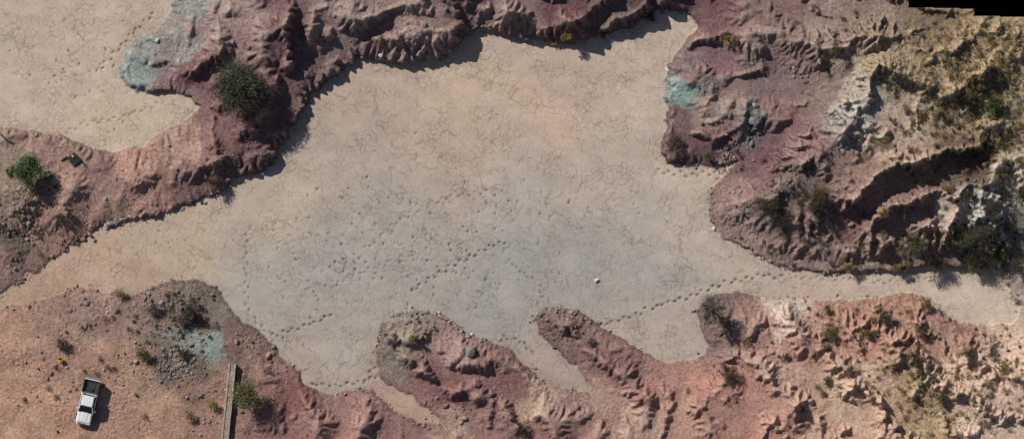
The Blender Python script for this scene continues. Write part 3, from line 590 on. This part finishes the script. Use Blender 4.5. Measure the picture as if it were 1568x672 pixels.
# wall
V=[];F=[];K=[]
P0=np.array([356.5,556.]);P1=np.array([341.,712.]); L0=np.hypot(*(P1-P0))*S; dr=np.array([(P1-P0)[0],-(P1-P0)[1]])/np.hypot(*(P1-P0)); nr=np.array([-dr[1],dr[0]])
def wblock(s0,s1,w0,w1,z0,z1,c):
    o=len(V); b0=np.array([WX(P0[0]),WY(P0[1])])
    for z in(z0,z1):
        for (s,w) in((s0,w0),(s1,w0),(s1,w1),(s0,w1)):
            p=b0+dr*s+nr*w; V.append((p[0]+RNG.normal(0,.008),p[1]+RNG.normal(0,.008),z+RNG.normal(0,.01)));K.append((*c,1))
    F.extend([(o,o+3,o+2,o+1),(o+4,o+5,o+6,o+7),(o,o+1,o+5,o+4),(o+1,o+2,o+6,o+5),(o+2,o+3,o+7,o+6),(o+3,o,o+4,o+7)])
s=0; zb=gz(345,640)
while s<L0:
    l=RNG.uniform(.32,.6)
    for w0,w1,zt in((-.42,-.23,.86),(-.22,.22,.78),(.23,.42,.86)):
        g=RNG.uniform(.8,1.15)*(1.0 if abs(w0)>.3 or w0>0 else .78); wblock(s+.006,s+l-.006,w0,w1,zb-1.2,zb+zt+RNG.normal(0,.012),tuple(np.array((.42,.34,.27))*g))
    s+=l
ob=mesh_np('stone_wall',V,F,K,4,False); ob.data.materials.append(M_conc)
def lathe(name,prof,c,mat,parent,n=20):
    v=[];f=[]
    for r,z in prof:
        for i in range(n):
            a=i/n*6.2832; v.append((c[0]+r*math.cos(a),c[1]+r*math.sin(a),c[2]+z))
    for k in range(len(prof)-1):
        for i in range(n): f.append((k*n+i,k*n+(i+1)%n,(k+1)*n+(i+1)%n,(k+1)*n+i))
    return poly(name,v,f,mat,parent)
B0=bpy.data.objects.new('yellow_bucket',None); scene.collection.objects.link(B0); B0.location=(WX(93),WY(550),gz(93,550))
lathe('pail',[(0.001,.02),(.20,.0),(.27,.42),(.29,.42),(.29,.45),(.25,.45),(.19,.05),(.001,.05)],(0,0,0),yel,B0)
lathe('lid',[(0.001,.03),(.20,.03),(.21,.0),(.22,.0),(.22,.05),(.001,.06)],(.32,-.12,0),yel,B0)
V=[];F=[];K=[]
for i in range(10):
    a=math.pi*i/10;b3=math.pi*(i+1)/10; tube(V,F,K,(.28*math.cos(a),-.1,.42+.2*math.sin(a)),(.28*math.cos(b3),-.1,.42+.2*math.sin(b3)),.012,.012,(1,1,1),5)
poly('handle',V,F,steel,B0)
E0=bpy.data.objects.new('equipment_case',None); scene.collection.objects.link(E0); E0.location=(WX(114),WY(245),gz(114,245)); E0.rotation_euler=(0,0,-.9); E0.scale=(1.3,1.3,1.3)
box('case_base',-.5,.5,-.35,.35,0,.28,black,E0,.04); 
c=box('open_lid',-.5,.5,.36,.44,.1,.72,black,E0,.03); box('foam_tray',-.44,.44,-.29,.29,.282,.30,smat('foam',(.02,.028,.026),.9),E0)
box('yellow_controller',-.42,-.18,.04,.22,.302,.42,yel,E0,.03); box('handle',-.15,.15,-.41,-.37,.12,.18,black,E0,.01)
D0=bpy.data.objects.new('canvas_tool_bag',None); scene.collection.objects.link(D0); D0.location=(WX(99),WY(243),gz(99,243)); D0.rotation_euler=(0,0,.6)
frustum('bag_body',(-.36,.36,.11,0,0),(-.30,.30,.05,.24,.24),grn,D0,.03); box('red_strap',-.46,-.32,-.08,.08,.0,.14,red,D0,.03); box('red_pocket',.3,.44,-.07,.07,0,.16,red,D0,.03)
V=[];F=[];K=[]
for i in range(8):
    a=math.pi*i/8;b3=math.pi*(i+1)/8; tube(V,F,K,(.2*math.cos(a),0,.25+.16*math.sin(a)),(.2*math.cos(b3),0,.25+.16*math.sin(b3)),.015,.015,(1,1,1),5)
poly('bag_handle',V,F,red,D0)
V=[];F=[];K=[]; z=gz(2,207); tube(V,F,K,(WX(2),WY(206),z-.2),(WX(2)+.02,WY(206),z+1.1),.09,.075,(.08,.065,.05),8); F.append(tuple(range(8,16)))
po=poly('wooden_post',V,F,smat('old_wood',(.08,.065,.05),.9,amp=.3),None)
# ------------------------------------------------------------------ light, world, camera
az=math.atan2(.70,-.71)
el=math.radians(36)
sd_=Vector((math.cos(az)*math.cos(el),math.sin(az)*math.cos(el),math.sin(el)))
ld=bpy.data.lights.new('sun','SUN'); ld.energy=4.2; ld.angle=math.radians(.5); ld.color=(1,.965,.905)
lo=bpy.data.objects.new('sun',ld); scene.collection.objects.link(lo); lo.rotation_euler=(-sd_).to_track_quat('-Z','Y').to_euler(); lo.location=(0,0,60)
w=bpy.data.worlds.new('World'); scene.world=w; w.use_nodes=True; nt=w.node_tree
sk=nt.nodes.new('ShaderNodeTexSky'); sk.sky_type='NISHITA'; sk.sun_disc=False; sk.sun_elevation=el; sk.sun_rotation=math.atan2(sd_.x,sd_.y)
nt.links.new(sk.outputs[0],nt.nodes['Background'].inputs[0]); nt.nodes['Background'].inputs[1].default_value=.052
cd=bpy.data.cameras.new('camera'); co_=bpy.data.objects.new('camera',cd); scene.collection.objects.link(co_); D=800
co_.location=(0,0,D); cd.sensor_width=36; cd.lens=36*D/(1568*S); cd.clip_start=10; cd.clip_end=6000; scene.camera=co_
scene.view_settings.view_transform='Standard'; scene.view_settings.look='None'; scene.view_settings.exposure=0
